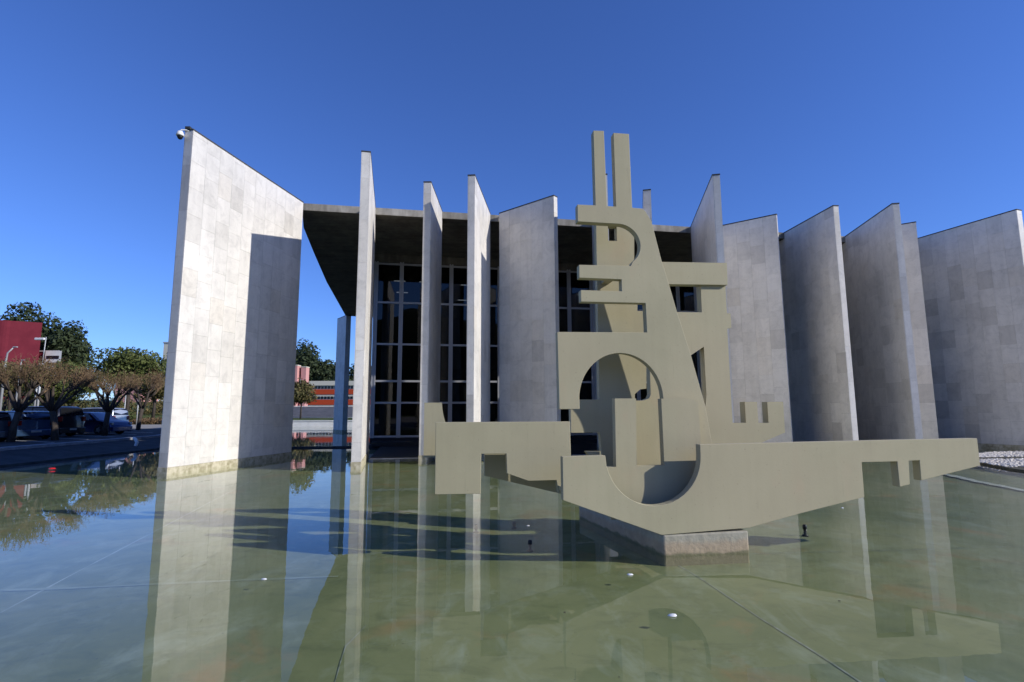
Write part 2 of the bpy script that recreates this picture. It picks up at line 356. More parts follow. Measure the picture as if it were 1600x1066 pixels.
gv = pydata('gravel', V, Fc, noisy('white_pebbles', (.60, .53, .42), (.84, .78, .68), 5, bumps=0)); tag(gv, 'loose white pebbles covering the bank at the right edge of the pool', 'gravel', kind='stuff')

# ------------------------------------------------------------------ marble fins
unit = bpy.data.meshes.new('marble_slab'); v, f = boxgeo(0, 1, 0, 1, 0, 1); unit.from_pydata(v, [], f); unit.materials.append(MARBLE)
def fin(outer, inner, side, t, label, H=HT, tw=.60, th=.84):
    """outer/inner: plan ends of the visible broad face; side=+1 the body lies to the left of outer->inner, -1 to the right"""
    o = Vector((*outer, 0)); i = Vector((*inner, 0)); d = (i-o); L = d.length; a = math.atan2(d.y, d.x)
    e = empty('marble_fin', o, a)
    tag(e, label, 'wall', 'marble fin walls around the pavilion')
    y0, y1 = (0, t) if side > 0 else (-t, 0)
    g = .02     # thickness of the facing
    boxes('fin_core', [(g, L-g, y0+g, y1-g, -.14, H-.03)], JOINT, e)
    boxes('fin_plinth', [(-.015, L+.015, y0-.015, y1+.015, -.14, .19)], PLINTH, e, bevel=.01)
    boxes('fin_coping', [(-.012, L+.012, y0-.012, y1+.012, H-.03, H+.012)], COPING, e)
    rn = random.Random(hash(label) % 99999 if False else len(label)*31+int(o.x*10))
    jt = .004
    nc = max(1, round(L/tw)); cw = L/nc
    for face in (0, 1):
        for c in range(nc):
            z = .193; off = rn.choice([0, .33, .5, .66, .2])*th; k = 0
            while z < H-.04:
                h_ = th if (k or off == 0) else max(.15, off)
                z2 = min(z+h_, H-.035)
                if H-.035-z2 < .12: z2 = H-.035
                pr = rn.uniform(0, .0022)
                x_ = c*cw+jt/2; wd = cw-jt
                yy = (y1-g if face else y0-pr)
                link('marble_slab', unit, None, e, loc=(x_, yy, z+jt/2), sc=(wd, g+pr, z2-z-jt))
                z = z2; k += 1
    for x_, fr in ((-.0, 0), (L-g, 1)):
        z = .193; k = 0; off = rn.uniform(.3, 1.4)
        while z < H-.04:
            z2 = min(z+(1.45 if k else off), H-.035)
            if H-.035-z2 < .12: z2 = H-.035
            link('marble_slab', unit, None, e, loc=(x_, y0+g+.002, z+jt/2), sc=(g, (y1-y0)-2*g-.004, z2-z-jt))
            z = z2; k += 1
    return e
FINS = [
 ((-9.83, 15.59), (-8.69, 21.44), +1, .30, 'tall sunlit marble fin with a camera on its corner, leftmost and broadest on the left'),
 ((-4.74, 17.08), (-5.93, 22.49), +1, .29, 'tall marble fin seen almost edge-on, second from the left, beside the open gap of sky'),
 ((-3.06, 19.48), (-3.03, 22.52), +1, .28, 'short marble fin, third from the left, rising behind the left tip of the sculpture'),
 ((-1.35, 18.89), (-.94, 22.85), +1, .26, 'narrow marble fin with a bright lit side, just left of the broad grey shaded fin'),
 ((1.72, 20.82), (-.54, 22.78), -1, .24, 'broad grey shaded marble fin directly left of the sculpture tower'),
 ((3.28, 18.9), (3.7, 23.8), -1, .27, 'marble fin almost hidden behind the two upright bars of the sculpture'),
 ((5.24, 20.35), (6.15, 24.2), -1, .29, 'marble fin whose tip alone shows right behind the head of the sculpture'),
 ((7.48, 18.97), (8.57, 24.73), -1, .26, 'tall marble fin directly right of the sculpture tower, behind its raised right arm'),
 ((11.85, 23.04), (10.0, 24.48), -1, .14, 'pale broad marble fin behind the two small teeth of the sculpture'),
 ((13.8, 22.05), (13.37, 26.8), -1, .24, 'marble fin with a dark gradient on its face, just right of the palest broad fin'),
 ((16.2, 21.86), (17.05, 27.3), -1, .27, 'dark-faced marble fin with bluish edge, left of the thin beige fin'),
 ((18.89, 24.11), (17.25, 25.3), -1, .22, 'narrow beige marble fin squeezed between the two darkest fins on the right'),
 ((22.17, 22.59), (20.62, 27.14), -1, .34, 'dark patchy marble fin at the right edge of the photo, standing on gravel'),
]
for a in FINS: fin(*a)
# lone fin far back at the left rear corner of the roof (in shade, looks blue)
far_fin = fin((-14.45, 46.1), (-15.85, 48.0), -1, .42, 'distant marble fin in blue shade under the far left corner of the roof', H=10.12)

# ------------------------------------------------------------------ pavilion
pav = empty('pavilion_building', fw(0, 0)); pav.rotation_euler = (0, 0, AF)
tag(pav, 'glass-walled pavilion under a flat stained concrete roof behind the marble fins', 'building')
def loc(x, y):   # world xy -> pavilion frame
    v = Vector((x, y, 0))-F0; return (v.dot(UF), v.dot(NF))
edge = [loc(*q) for q in ((-8.74, 21.58), (-9.0, 22.2), (-9.53, 23.68), (-10.49, 27.55), (-12.04, 34.04), (-14.65, 46.53))]
rp = [(0.0, .012)]+edge[1:]+[(31.5, 32), (31.5, .012)]
rp = rp[::-1]
n = len(rp); zt, zb = HT-.012, HT-.31
V = [(x, y, zb) for x, y in rp]+[(x, y, zt) for x, y in rp]
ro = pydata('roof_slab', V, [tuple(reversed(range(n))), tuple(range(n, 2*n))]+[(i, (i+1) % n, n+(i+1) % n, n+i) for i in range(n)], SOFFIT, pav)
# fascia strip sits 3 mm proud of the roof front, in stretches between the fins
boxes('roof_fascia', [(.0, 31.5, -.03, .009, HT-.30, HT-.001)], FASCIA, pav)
WS = 6.0; U0_, pitch = 2.62, 1.331; NB = 21
rows = [.47, 2.2, 3.33, 5.28, 7.51, 9.62]
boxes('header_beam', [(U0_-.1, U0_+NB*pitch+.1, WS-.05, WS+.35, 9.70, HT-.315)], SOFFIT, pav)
boxes('wall_base', [(U0_-.1, U0_+NB*pitch+.1, WS-.02, WS+.3, -.14, .39)], GRANITE, pav)
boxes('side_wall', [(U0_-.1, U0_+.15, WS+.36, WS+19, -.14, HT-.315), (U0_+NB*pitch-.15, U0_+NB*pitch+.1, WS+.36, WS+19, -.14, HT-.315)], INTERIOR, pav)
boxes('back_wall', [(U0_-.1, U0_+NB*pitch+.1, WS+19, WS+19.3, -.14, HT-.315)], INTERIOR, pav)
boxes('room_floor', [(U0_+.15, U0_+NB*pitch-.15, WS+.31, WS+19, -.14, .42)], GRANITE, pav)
boxes('gallery_floor', [(U0_+.16, U0_+NB*pitch-.16, WS+9, WS+19, 4.7, 5.2)], INTERIOR, pav)
boxes('terrace', [(3.15, 31.4, -1.8, WS-.03, -.14, .045)], GRANITE, pav)
boxes('terrace_edge', [(3.15, 31.4, -1.84, -1.803, -.14, .02)], KERBSTONE, pav)
boxes('step', [(2.7, 31.4, WS-1.2, WS-.035, .047, .25)], GRANITE, pav)
boxes('side_step', [(2.5, 3.12, 5.0, WS-.04, -.14, .1)], GRANITE, pav)
mm = None
for i in range(NB+1):
    x = U0_+i*pitch
    if mm is None:
        mm = boxes('mullion', [(-.045-.06, -.06+.03, -.07, .07, .40, 9.74), (.03, .105, -.07, .07, .40, 9.74), (-.03, .03, -.03, .03, .40, 9.74)], METAL, pav, loc=(x, WS, 0))
    else: link('mullion', mm.data, None, pav, loc=(x, WS, 0))
for z in rows: boxes('transom', [(U0_+.11, U0_+NB*pitch-.11, WS-.045, WS+.045, z-.05, z+.05)], METAL, pav)
pane = {}
for j in range(5):
    for i in range(NB):
        z0, z1 = rows[j]+.052, rows[j+1]-.052
        if j not in pane:
            me = bpy.data.meshes.new('glass_pane'); v, f = boxgeo(0, pitch-.215, -.006, .006, 0, z1-z0); me.from_pydata(v, [], f); me.materials.append(GLASS); pane[j] = me
        o = link('glass_pane', pane[j], None, pav, loc=(U0_+i*pitch+.1075, WS+.01, z0)); o.rotation_euler = (random.uniform(-.003, .003), 0, random.uniform(-.004, .004))
EMIT = bpy.data.materials.new('tube_light'); EMIT.use_nodes = True
b = EMIT.node_tree.nodes['Principled BSDF']; b.inputs['Emission Color'].default_value = (.9, .95, 1, 1); b.inputs['Emission Strength'].default_value = 1.6
for (x, y, z) in ((3.5, 7.2, 9.0), (3.65, 7.2, 8.35), (4.9, 7.2, 9.0), (5.0, 7.2, 8.35), (5.0, 7.2, 8.05), (7.3, 8, 9.1), (8.4, 8, 9.1), (10.2, 8, 9.0), (7.2, 9, 8.4), (14.6, 9, 9.0), (16.2, 9, 9.0)):
    boxes('light_tube', [(0, .62, -.03, .03, -.02, .02)], EMIT, pav, loc=(x, y, z))
# pale curtain and inner columns seen dimly through the glass
CURT = mat('curtain', (.25, .22, .18), .9)
for x in (3.05, 5.85, 9.5, 14.1, 17.8, 21.5):
    boxes('inner_column', [(0, .16, 0, .16, .42, HT-.32)], CURT, pav, loc=(x, WS+1.6, 0))

# ------------------------------------------------------------------ sculpture
OS = Vector((1.83, 6.77, 0)); US = Vector((.99199791, .12625428, 0)); AS = math.atan2(US.y, US.x)
sc = empty('abstract_sculpture', OS, AS)
tag(sc, 'khaki painted abstract sculpture of layered cut-out plates standing in the pool on a concrete block', 'sculpture')
def plate(name, pts, d, t, holes=()):
    bm = bmesh.new(); loops = []
    es = []
    for lp in (pts,)+tuple(holes):
        vs = [bm.verts.new((x, d, z)) for x, z in lp]
        es += [bm.edges.new((vs[i], vs[(i+1) % len(vs)])) for i in range(len(vs))]
    r_ = bmesh.ops.triangle_fill(bm, use_beauty=True, use_dissolve=False, edges=es)
    bmesh.ops.dissolve_limit(bm, angle_limit=.001, verts=bm.verts[:], edges=bm.edges[:])
    for f in bm.faces: f.normal_update()
    ex = bmesh.ops.extrude_face_region(bm, geom=bm.faces[:])
    bmesh.ops.translate(bm, vec=(0, t, 0), verts=[g for g in ex['geom'] if isinstance(g, bmesh.types.BMVert)])
    bmesh.ops.recalc_face_normals(bm, faces=bm.faces[:])
    me = bpy.data.meshes.new(name); bm.to_mesh(me); bm.free()
    o = link(name, me, KHAKI, sc)
    if name in ('hull_plate', 'tower_plate', 'left_arm_plate'): bev(o, .004, 1)
    return o
def carc(cx, cz, rx, rz, a0, a1, k):
    return [(cx+rx*math.cos(R(a0+(a1-a0)*i/k)), cz+rz*math.sin(R(a0+(a1-a0)*i/k))) for i in range(k+1)]
T = .12
# front hull; circular bite on its upper edge
hull = [(-1.235, 1.197), (-.701, 1.205), (-.687, 1.066)]+carc(-.085, 1.2, .611, .609, 193, 360, 22)[0:]+[(.526, 1.322), (3.256, 1.349), (4.47, 1.358), (4.47, .997), (3.567, .821), (3.573, 1.081), (3.413, 1.076),
        (3.398, .775), (3.246, .746), (3.244, 1.071), (2.733, 1.069), (2.728, .629), (1.805, .446), (1.119, .296), (-.011, .246), (-.036, .252), (-1.235, .686)]
plate('hull_plate', hull, 0, T)
tower = [(-.614, 5.684), (-.459, 5.69), (-.445, 4.577), (-.316, 4.574), (-.321, 5.669), (-.09, 5.667), (-.081, 4.569), (.07, 4.563), (.115, 4.518), (.194, 4.38), (.314, 3.833), (.415, 3.47),
         (.511, 3.094), (.682, 2.499), (.852, 1.811), (.917, 1.331), (.95, .952), (.26, .952), (.26, 1.88)]+carc(-.319, 1.9, .578, .616, 4, 176, 26)+[(-.894, 1.77), (-1.167, 1.77), (-1.18, 2.793), (.066, 2.803), (.061, 3.21),
         (-.846, 3.21), (-.847, 3.371), (-.27, 3.368), (-.27, 3.534), (-.863, 3.54), (-.863, 3.722), (-.13, 3.729)]+carc(-.295, 4.025, .312, .30, -52, 88, 16)+[(-.868, 4.334), (-.868, 4.58), (-.61, 4.58)]
plate('tower_plate', tower, .45, T)
plate('left_arm_plate', [(-2.766, 1.612), (-1.028, 1.61), (-1.02, .721), (-1.192, .701), (-1.22, .865), (-1.583, .863), (-1.858, .962), (-1.868, 1.21), (-2.189, 1.21), (-2.192, .718), (-2.766, .721)], .45, T)
plate('u_shaped_plate', [(-.459, 1.906), (-.173, 1.906), (-.196, 1.04), (.179, 1.04), (.172, 1.902), (.60, 1.902), (.68, 1.86), (.72, .32), (-.10, .42), (-.66, .56), (-.628, 1.037), (-.468, 1.035)], .305, T)
plate('rear_plate', [(-.467, 4.53), (.118, 4.53), (.091, 3.774), (.123, 3.285), (.119, 3.19), (.226, 3.192), (.229, 2.497), (.212, 2.06), (.12, 2.05), (.038, 1.981), (-.017, .26), (-.36, .26), (-.449, .71), (-.489, 1.444), (-.902, 1.446), (-.902, 1.906), (-.486, 1.905)], .92, T,
      holes=([(-.288, 4.46), (-.155, 4.46), (-.155, 4.234), (-.288, 4.234)],))
plate('right_plate', [(.435, 3.80), (1.722, 3.80), (1.722, 3.256), (1.781, 3.253), (1.782, 3.029), (1.713, 3.008), (1.713, 1.556), (1.929, 1.556), (1.929, 1.875), (2.132, 1.874), (2.132, 1.552), (2.30, 1.551), (2.30, 1.874), (2.565, 1.876), (2.562, 1.402), (2.109, 1.233), (2.066, .93), (.170, .932), (.183, 1.898), (.303, 1.898), (.40, 1.93), (.425, 1.99)], 1.3, .15,
      holes=([(.50, 3.74), (1.31, 3.74), (1.307, 3.262), (.50, 3.258)], [(.95, 2.50), (1.31, 2.724), (1.313, 1.983), (1.281, 1.76), (1.106, 1.761)]))
plate('right_arm_plate', [(.371, 4.03), (1.735, 4.052), (1.729, 3.698), (.365, 3.68)], 1.245, .15)
plate('rear_hull_plate', [(-2.93, 1.868), (-2.693, 1.868), (-2.685, 1.775), (-2.669, 1.688), (-2.643, 1.602), (-2.434, 1.497), (-1.104, 1.486), (-1.09, .99), (.934, .963), (.958, .327), (.058, .351), (-1.09, .628), (-2.106, .883), (-2.111, 1.253), (-2.302, 1.256), (-2.301, 1.13), (-2.93, 1.137)], .935, T)
plate('small_tab', [(-.773, 1.207), (-.573, 1.207), (-.57, .919), (-.701, .921), (-.739, 1.156)], .62, T)
for q in ((.60, .70, T+.001, .304, .60, .80), (.3, .5, .4255, .449, 1.2, 1.5), (-1.19, -1.08, T+.001, .449, .745, .80), (-.42, -.3, .571, .919, 3.58, 3.67),
          (-1.12, -1.05, .571, .934, .8, 1.0), (-.62, -.58, .571, .619, .95, 1.0), (.6, .9, 1.056, 1.299, .935, .96), (-.3, -.2, .4255, .919, .6, .7)):
    boxes('spacer', [q], KHAKI, sc)
o = pydata('concrete_base', [(0, 0, -.14), (1.105, 0, -.14), (.95, 2.5, -.14), (-.42, 2.5, -.14), (0, 0, .245), (1.105, 0, .262), (.95, 2.5, .26), (-.42, 2.5, .26)],
       [(0, 3, 2, 1), (4, 5, 6, 7), (0, 1, 5, 4), (1, 2, 6, 5), (2, 3, 7, 6), (3, 0, 4, 7)], BASE, sc); bev(o, .02, 2)

# ------------------------------------------------------------------ dome camera on the left fin
ce = empty('security_camera', (-10.1, 15.58, 10.24)); ce.scale = (.8, .8, .8); tag(ce, 'small white dome security camera bracketed to the top corner of the leftmost fin', 'camera')
def lathe(name, prof, m, parent, seg=16, **k):
    V = []; Fc = []
    for r_, z in prof:
        for i in range(seg): V.append((r_*math.cos(2*math.pi*i/seg), r_*math.sin(2*math.pi*i/seg), z))
    for j in range(len(prof)-1):
        for i in range(seg): Fc.append((j*seg+i, j*seg+(i+1) % seg, (j+1)*seg+(i+1) % seg, (j+1)*seg+i))
    Fc.append(tuple(reversed(range(seg)))); Fc.append(tuple((len(prof)-1)*seg+i for i in range(seg)))
    return pydata(name, V, Fc, m, parent, True, **k)
lathe('housing', [(.02, .17), (.09, .15), (.12, .08), (.145, 0), (.13, -.03)][::-1], WHITEP, ce, loc=(-.12, -.05, -.03))
lathe('dome_lens', [(.02, -.17), (.07, -.14), (.10, -.08), (.105, -.03)], BLACKP, ce, loc=(-.12, -.05, -.03))
tubes('bracket', [([(-.12, -.05, .12), (-.1, -.04, .2), (.08, .02, .22), (.14, .06, .2)], .025)], WHITEP, ce)
boxes('junction_box', [(.02, .22, -.02, .16, .255, .36)], DARKSTONE, ce, bevel=.01)

# ------------------------------------------------------------------ small pool fittings
def nozzle(x, y, label, h=.16):
    e = empty('fountain_nozzle', (x, y, -.12)); tag(e, label, 'fountain nozzle', 'small black fountain nozzles in the pool')
    lathe('nozzle_foot', [(.045, 0), (.045, .02), (.02, .03), (.02, h-.02)], BLACKP, e)
    lathe('nozzle_head', [(.02, h-.02), (.03, h), (.028, h+.05), (.018, h+.06)], BLACKP, e)
nozzle(.23, 7.5, 'small upright black nozzle in the shadow left of the concrete base', .09)
nozzle(4.36, 8.3, 'small black nozzle standing right of the concrete base', .11)
nozzle(-.57, 8.62, 'small black nozzle in front of the bright fin reflection', .06)
nozzle(0.02, 8.9, 'small black nozzle farthest back among the dark reflections', .05)
def litter(name, x, y, s, label, z=.004, m=WHITEP, cat='litter'):
    V = []; Fc = []; r_ = random.Random(int(x*100)); k = 8
    for i in range(k):
        t = 2*math.pi*i/k; V.append((s*math.cos(t)*r_.uniform(.8, 1.2), s*.6*math.sin(t)*r_.uniform(.8, 1.2), 0))
    for i in range(k): V.append((V[i][0]*.75, V[i][1]*.75, s*.28))
    V.append((0, 0, s*.36))
    for i in range(k): Fc += [(i, (i+1) % k, k+(i+1) % k, k+i), (k+i, k+(i+1) % k, 2*k)]
    o = pydata(name, V, Fc, m, smooth=True, loc=(x, y, z)); tag(o, label, cat); return o
litter('floating_cup_lid', 1.37, 4.86, .042, 'white bit of litter floating nearest the viewer, right of centre')
litter('leaf_scrap', 1.25, 6.02, .035, 'pale scrap floating just in front of the concrete base')
litter('leaf_scrap', -2.62, 5.92, .03, 'pale scrap floating over the broad fin reflection on the left')
litter('leaf_scrap', .23, 8.52, .025, 'tiny pale scrap in the sculpture shadow')
litter('leaf_scrap', 5.9, 9.9, .03, 'tiny pale scrap under the right teeth of the sculpture')
litter('leaf_scrap', 3.0, 5.2, .014, 'tiny dark leaf floating in the right foreground', m=BARK, cat='leaf')
litter('leaf_scrap', .45, 4.95, .014, 'tiny dark leaf floating left of the nearest white litter', m=BARK, cat='leaf')
REDP = mat('red_plastic', (.6, .02, .02), .4)
litter('red_float', -14.3, 17.0, .11, 'small red object lying at the water edge by the left bank', z=.03, m=REDP, cat='litter')
sp = empty('sun_patch_pipe', (-18.3, 26.3, .1)); sp.scale = (.6, .6, .75); tag(sp, 'small white curved pipe standing in for a sun patch on the dark bank left of the broad fin', 'pipe')  # white pipe shape standing in for a bright sun patch on the bank
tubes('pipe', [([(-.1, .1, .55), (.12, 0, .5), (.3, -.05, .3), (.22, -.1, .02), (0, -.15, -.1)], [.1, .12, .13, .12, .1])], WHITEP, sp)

# ------------------------------------------------------------------ cars
def car(name, x, y, head, paint, label, L=4.1, Wd=1.7, Hh=1.48, kind='hatch', rear_red=True):
    e = empty(name, (x, y, GZ+.012), head); tag(e, label, 'car', 'cars parked along the left bank')
    # local +x forward, origin at centre
    if kind == 'hatch':
        low = [(-.5, .28), (-.495, .62), (-.485, .85)]; roof = [(-.46, .95), (-.41, .985), (-.2, 1.0), (0, .99), (.12, .95)]; hood = [(.27, .66), (.42, .60), (.485, .50), (.5, .3)]
    elif kind == 'suv':
        low = [(-.5, .26), (-.5, .5), (-.49, .68)]; roof = [(-.46, .94), (-.42, .985), (-.2, 1.0), (.05, .99), (.15, .96)]; hood = [(.26, .70), (.43, .65), (.49, .55), (.5, .3)]
    else:
        low = [(-.5, .3), (-.495, .5), (-.46, .64)]; roof = [(-.34, .70), (-.22, .95), (-.1, .99), (.05, .99), (.14, .95)]; hood = [(.28, .66), (.43, .58), (.49, .48), (.5, .3)]
    prof = low+roof+hood; prof = [(a*L, b*Hh) for a, b in prof]
    belt = .62*Hh; zb = .17
    # cross sections: body lofted across width with tumblehome
    n = len(prof); V = []; Fc = []
    ws = [(-1, 0), (-.97, 1), (-.8, 2), (0, 3), (.8, 2), (.97, 1), (1, 0)]
    for (wf, lv) in ws:
        for (px, pz) in prof:
            k = max(0, (pz-belt)/(Hh-belt)); w_ = wf*(Wd/2)*(1-.2*k)
            z = pz-(.02 if lv == 1 else 0)-(.05 if lv == 0 else 0)
            V.append((px*(1-.012*(3-lv)), w_, z))
    for a in range(len(ws)-1):
        for i in range(n-1): Fc.append((a*n+i, (a+1)*n+i, (a+1)*n+i+1, a*n+i+1))
    # sides: close down to the sill with wheel arches
    wx = (-.31*L, .31*L); wr = .31
    for a, sgn in ((0, -1), (len(ws)-1, 1)):
        b0 = len(V); top = [V[a*n+i] for i in range(n)]
        sill = []
        for i in range(n):
            sill.append(top[i][0])
        bot = []
        for i in range(n):
            X_ = top[i][0]; z = zb
            bot.append((X_, sgn*Wd/2*.98, z))
        V += bot
        for i in range(n-1):
            q = (a*n+i, a*n+i+1, b0+i+1, b0+i); Fc.append(q if sgn > 0 else q[::-1])
    body = pydata('body', V, Fc, paint, e, True)
    # glasshouse
    top_pts = [(px, pz) for px, pz in prof if pz > belt*1.02]
    def side_window(x0, x1, x2, x3):
        for sgn in (-1, 1):
            vs = []
            for (X_, z) in ((x0, belt+.04), (x1, belt+.02), (x2, Hh*.94), (x3, Hh*.94)):
                k = max(0, (z-belt)/(Hh-belt)); vs.append((X_*L, sgn*((Wd/2)*(1-.2*k)*1.0+.012), z))
            vs2 = [(a_, b_-sgn*.03, c_) for a_, b_, c_ in vs]
            pydata('side_window', vs+vs2, [(0, 1, 2, 3), (7, 6, 5, 4), (0, 4, 5, 1), (1, 5, 6, 2), (2, 6, 7, 3), (3, 7, 4, 0)], CARGLASS, e)
    rx = -.42 if kind != 'sedan' else -.3
    side_window(rx, -.1, -.12, rx+.06); side_window(-.085, .22, .1, -.105)
    def cap(name, xa, za, xb, zb2, wa, wb, m, off):
        vs = [(xa*L+off, -wa, za*Hh), (xa*L+off, wa, za*Hh), (xb*L+off, wb, zb2*Hh), (xb*L+off, -wb, zb2*Hh)]
        vs2 = [(a_-off*1.6, b_, c_-.02) for a_, b_, c_ in vs]
        return pydata(name, vs+vs2, [(0, 1, 2, 3), (7, 6, 5, 4), (0, 4, 5, 1), (1, 5, 6, 2), (2, 6, 7, 3), (3, 7, 4, 0)], m, e)
    if kind == 'sedan': cap('rear_window', -.34, .72, -.235, .93, Wd*.42, Wd*.37, CARGLASS, -.03)
    elif kind == 'suv': cap('rear_window', -.485, .70, -.462, .92, Wd*.42, Wd*.37, CARGLASS, -.035)
    else: cap('rear_window', -.482, .70, -.452, .95, Wd*.42, Wd*.36, CARGLASS, -.05)
    cap('windscreen', .26, .68, .135, .94, Wd*.43, Wd*.37, CARGLASS, .03)
    lm = mat('tail_light_glass', (.22, .006, .006), .25) if rear_red else RIM
    for sgn in (-1, 1):
        y0, y1 = sorted((sgn*Wd*.36, sgn*Wd*.475))
        boxes('tail_light', [(-.505*L, -.47*L, y0, y1, .50*Hh, .66*Hh)], lm, e, bevel=.02)
        boxes('headlight', [(.455*L, .492*L, y0, y1, .42*Hh, .53*Hh)], RIM, e, bevel=.02)
        boxes('wing_mirror', [(.17*L, .21*L, *sorted((sgn*Wd*.49, sgn*Wd*.58)), .62*Hh, .70*Hh)], paint, e, bevel=.02)
    boxes('rear_bumper', [(-.515*L, -.47*L, -Wd*.47, Wd*.47, .2, .52)], paint, e, bevel=.04)
    boxes('front_bumper', [(.47*L, .512*L, -Wd*.46, Wd*.46, .2, .50)], paint, e, bevel=.04)
    boxes('number_plate', [(-.519*L, -.5155*L, -.22, .22, .38, .48)], GALV, e)
    for X_ in wx:
        for sgn in (-1, 1):
            wv = []; wf2 = []
            w0 = empty_mesh_wheel(e, X_, sgn*(Wd/2-.07), wr)
    return e
def empty_mesh_wheel(e, x, y, r_):
    V = []; Fc = []; seg = 20
    for (rr_, yy) in ((r_*.6, -.1), (r_, -.09), (r_, .09), (r_*.6, .1)):
        for i in range(seg): V.append((rr_*math.cos(2*math.pi*i/seg), yy, rr_*math.sin(2*math.pi*i/seg)))
    for j in range(3):
        for i in range(seg): Fc.append((j*seg+i, (j+1)*seg+i, (j+1)*seg+(i+1) % seg, j*seg+(i+1) % seg))
    wv = pydata('wheel', V, Fc, TYRE, e, loc=(x, y, r_))
    V = []; Fc = []
    for yy in (-.085, .085):
        b = len(V)
        for i in range(10):
            rr_ = r_*.62 if i % 2 == 0 else r_*.4
            V.append((rr_*math.cos(2*math.pi*i/10), yy, rr_*math.sin(2*math.pi*i/10)))
        V.append((0, yy*1.1, 0))
        for i in range(10): Fc.append((b+i, b+(i+1) % 10, b+10))
    pydata('rim', V, Fc, RIM, wv)
    return wv
def paint(name, c): 
    m = mat(name, c, .28, .35, .5); b = m.node_tree.nodes['Principled BSDF']; b.inputs['Coat Weight'].default_value = .6; return m
P1, P2, P3, P4, P5 = paint('paint_grey', (.06, .07, .09)), paint('paint_blue', (.03, .07, .15)), paint('paint_black', (.012, .013, .02)), paint('paint_navy', (.02, .04, .14)), paint('paint_silver', (.5, .55, .62))
HD = R(158)
car('parked_car', -26.2, 26.0, R(160), P1, 'dark grey hatchback cut off by the left edge of the photo')
car('parked_car', -26.3, 28.7, R(155), P2, 'blue hatchback with its rounded tail towards the pool, beside the black off-roader')
car('parked_car', -27.7, 31.5, R(175), P3, 'black off-roader with a red tail light, tallest of the parked cars', L=4.6, Wd=1.8, Hh=1.75, kind='suv')
car('parked_car', -27.1, 34.8, R(-6), P4, 'dark blue saloon at the right end of the parked row', L=4.5, Hh=1.42, kind='sedan')
car('parked_car', -29.9, 38.5, R(180), P5, 'silver hatchback half hidden behind the dark blue saloon', L=4.2, Hh=1.72)

# ------------------------------------------------------------------ trees
def leaf_cloud(name, blobs, count, size, m, parent, seed, flat=.0):
    """blobs: (x,y,z,rx,ry,rz); many small leaf-clump faces spread through the lobes' outer volume"""
    r_ = random.Random(seed); V = []; Fc = []; tone = []
    tot = sum(b[3]*b[4]*b[5] for b in blobs)
    for b in blobs:
        k = int(count*b[3]*b[4]*b[5]/tot)+12; bt = r_.uniform(-.18, .18)
        for i in range(k):
            d = Vector((r_.gauss(0, 1), r_.gauss(0, 1), r_.gauss(0, 1))).normalized()
            lump = 1+.28*noise.noise(d*2.3+Vector((b[0], b[1], b[2]))) + .12*noise.noise(d*6+Vector((b[2], b[0], b[1])))
            q = (r_.random()**.35)*lump
            c = Vector((b[0]+d.x*b[3]*q, b[1]+d.y*b[4]*q, b[2]+d.z*b[5]*q))
            nn = (d+Vector((r_.gauss(0, .6), r_.gauss(0, .6), r_.gauss(0, .6)))).normalized(); a = nn.orthogonal().normalized(); bb = nn.cross(a)
            t0 = r_.uniform(0, 6.28); s = size*r_.uniform(.5, 1.25); b0 = len(V); A = a*math.cos(t0)+bb*math.sin(t0); B = nn.cross(A)
            V += [c-A*s, c-B*s*.5+nn*s*.12, c+A*s, c+B*s*.5-nn*s*.1]; Fc.append((b0, b0+1, b0+2, b0+3))
            tone.append(max(0, min(1, .5+bt+r_.gauss(0, .22))))
    o = pydata(name, V, Fc, m, parent)
    at = o.data.attributes.new('tone', 'FLOAT', 'FACE'); at.data.foreach_set('value', tone)
    return o
def leafy(name, x, y, z0, h, w_, m, label, seed, count=3500, size=.35, trunk=.3, group='leafy trees behind the pool', lobes=9, flat=.62):
    r_ = random.Random(seed); e = empty(name, (x, y, z0)); tag(e, label, 'tree', group)
    lst = [([(0, 0, -.5), (r_.uniform(-.2, .2), 0, h*.3), (r_.uniform(-.4, .4), 0, h*.55), (0, 0, h*.8)], [trunk, trunk*.8, trunk*.55, trunk*.2])]
    blobs = []
    for i in range(lobes):
        a = 2*math.pi*i/lobes+r_.uniform(-.4, .4); q = r_.uniform(.25, .62)*w_/2
        bx, by = q*math.cos(a), q*math.sin(a); bz = h*r_.uniform(.52, .84)-abs(q)/w_*h*.12
        s = r_.uniform(.2, .32)*w_
        blobs.append((bx, by, bz, s, s, min(s*flat, h-bz)))
        lst.append(([(0, 0, h*.35), (bx*.5, by*.5, (h*.4+bz)/2), (bx, by, bz)], [trunk*.5, trunk*.3, trunk*.1]))
    blobs.append((0, 0, h*.8, w_*.28, w_*.28, h*.2))
    tubes('trunk', lst, BARK, e, seg=6)
    leaf_cloud('crown', blobs, count, size, m, e, seed)
    return e
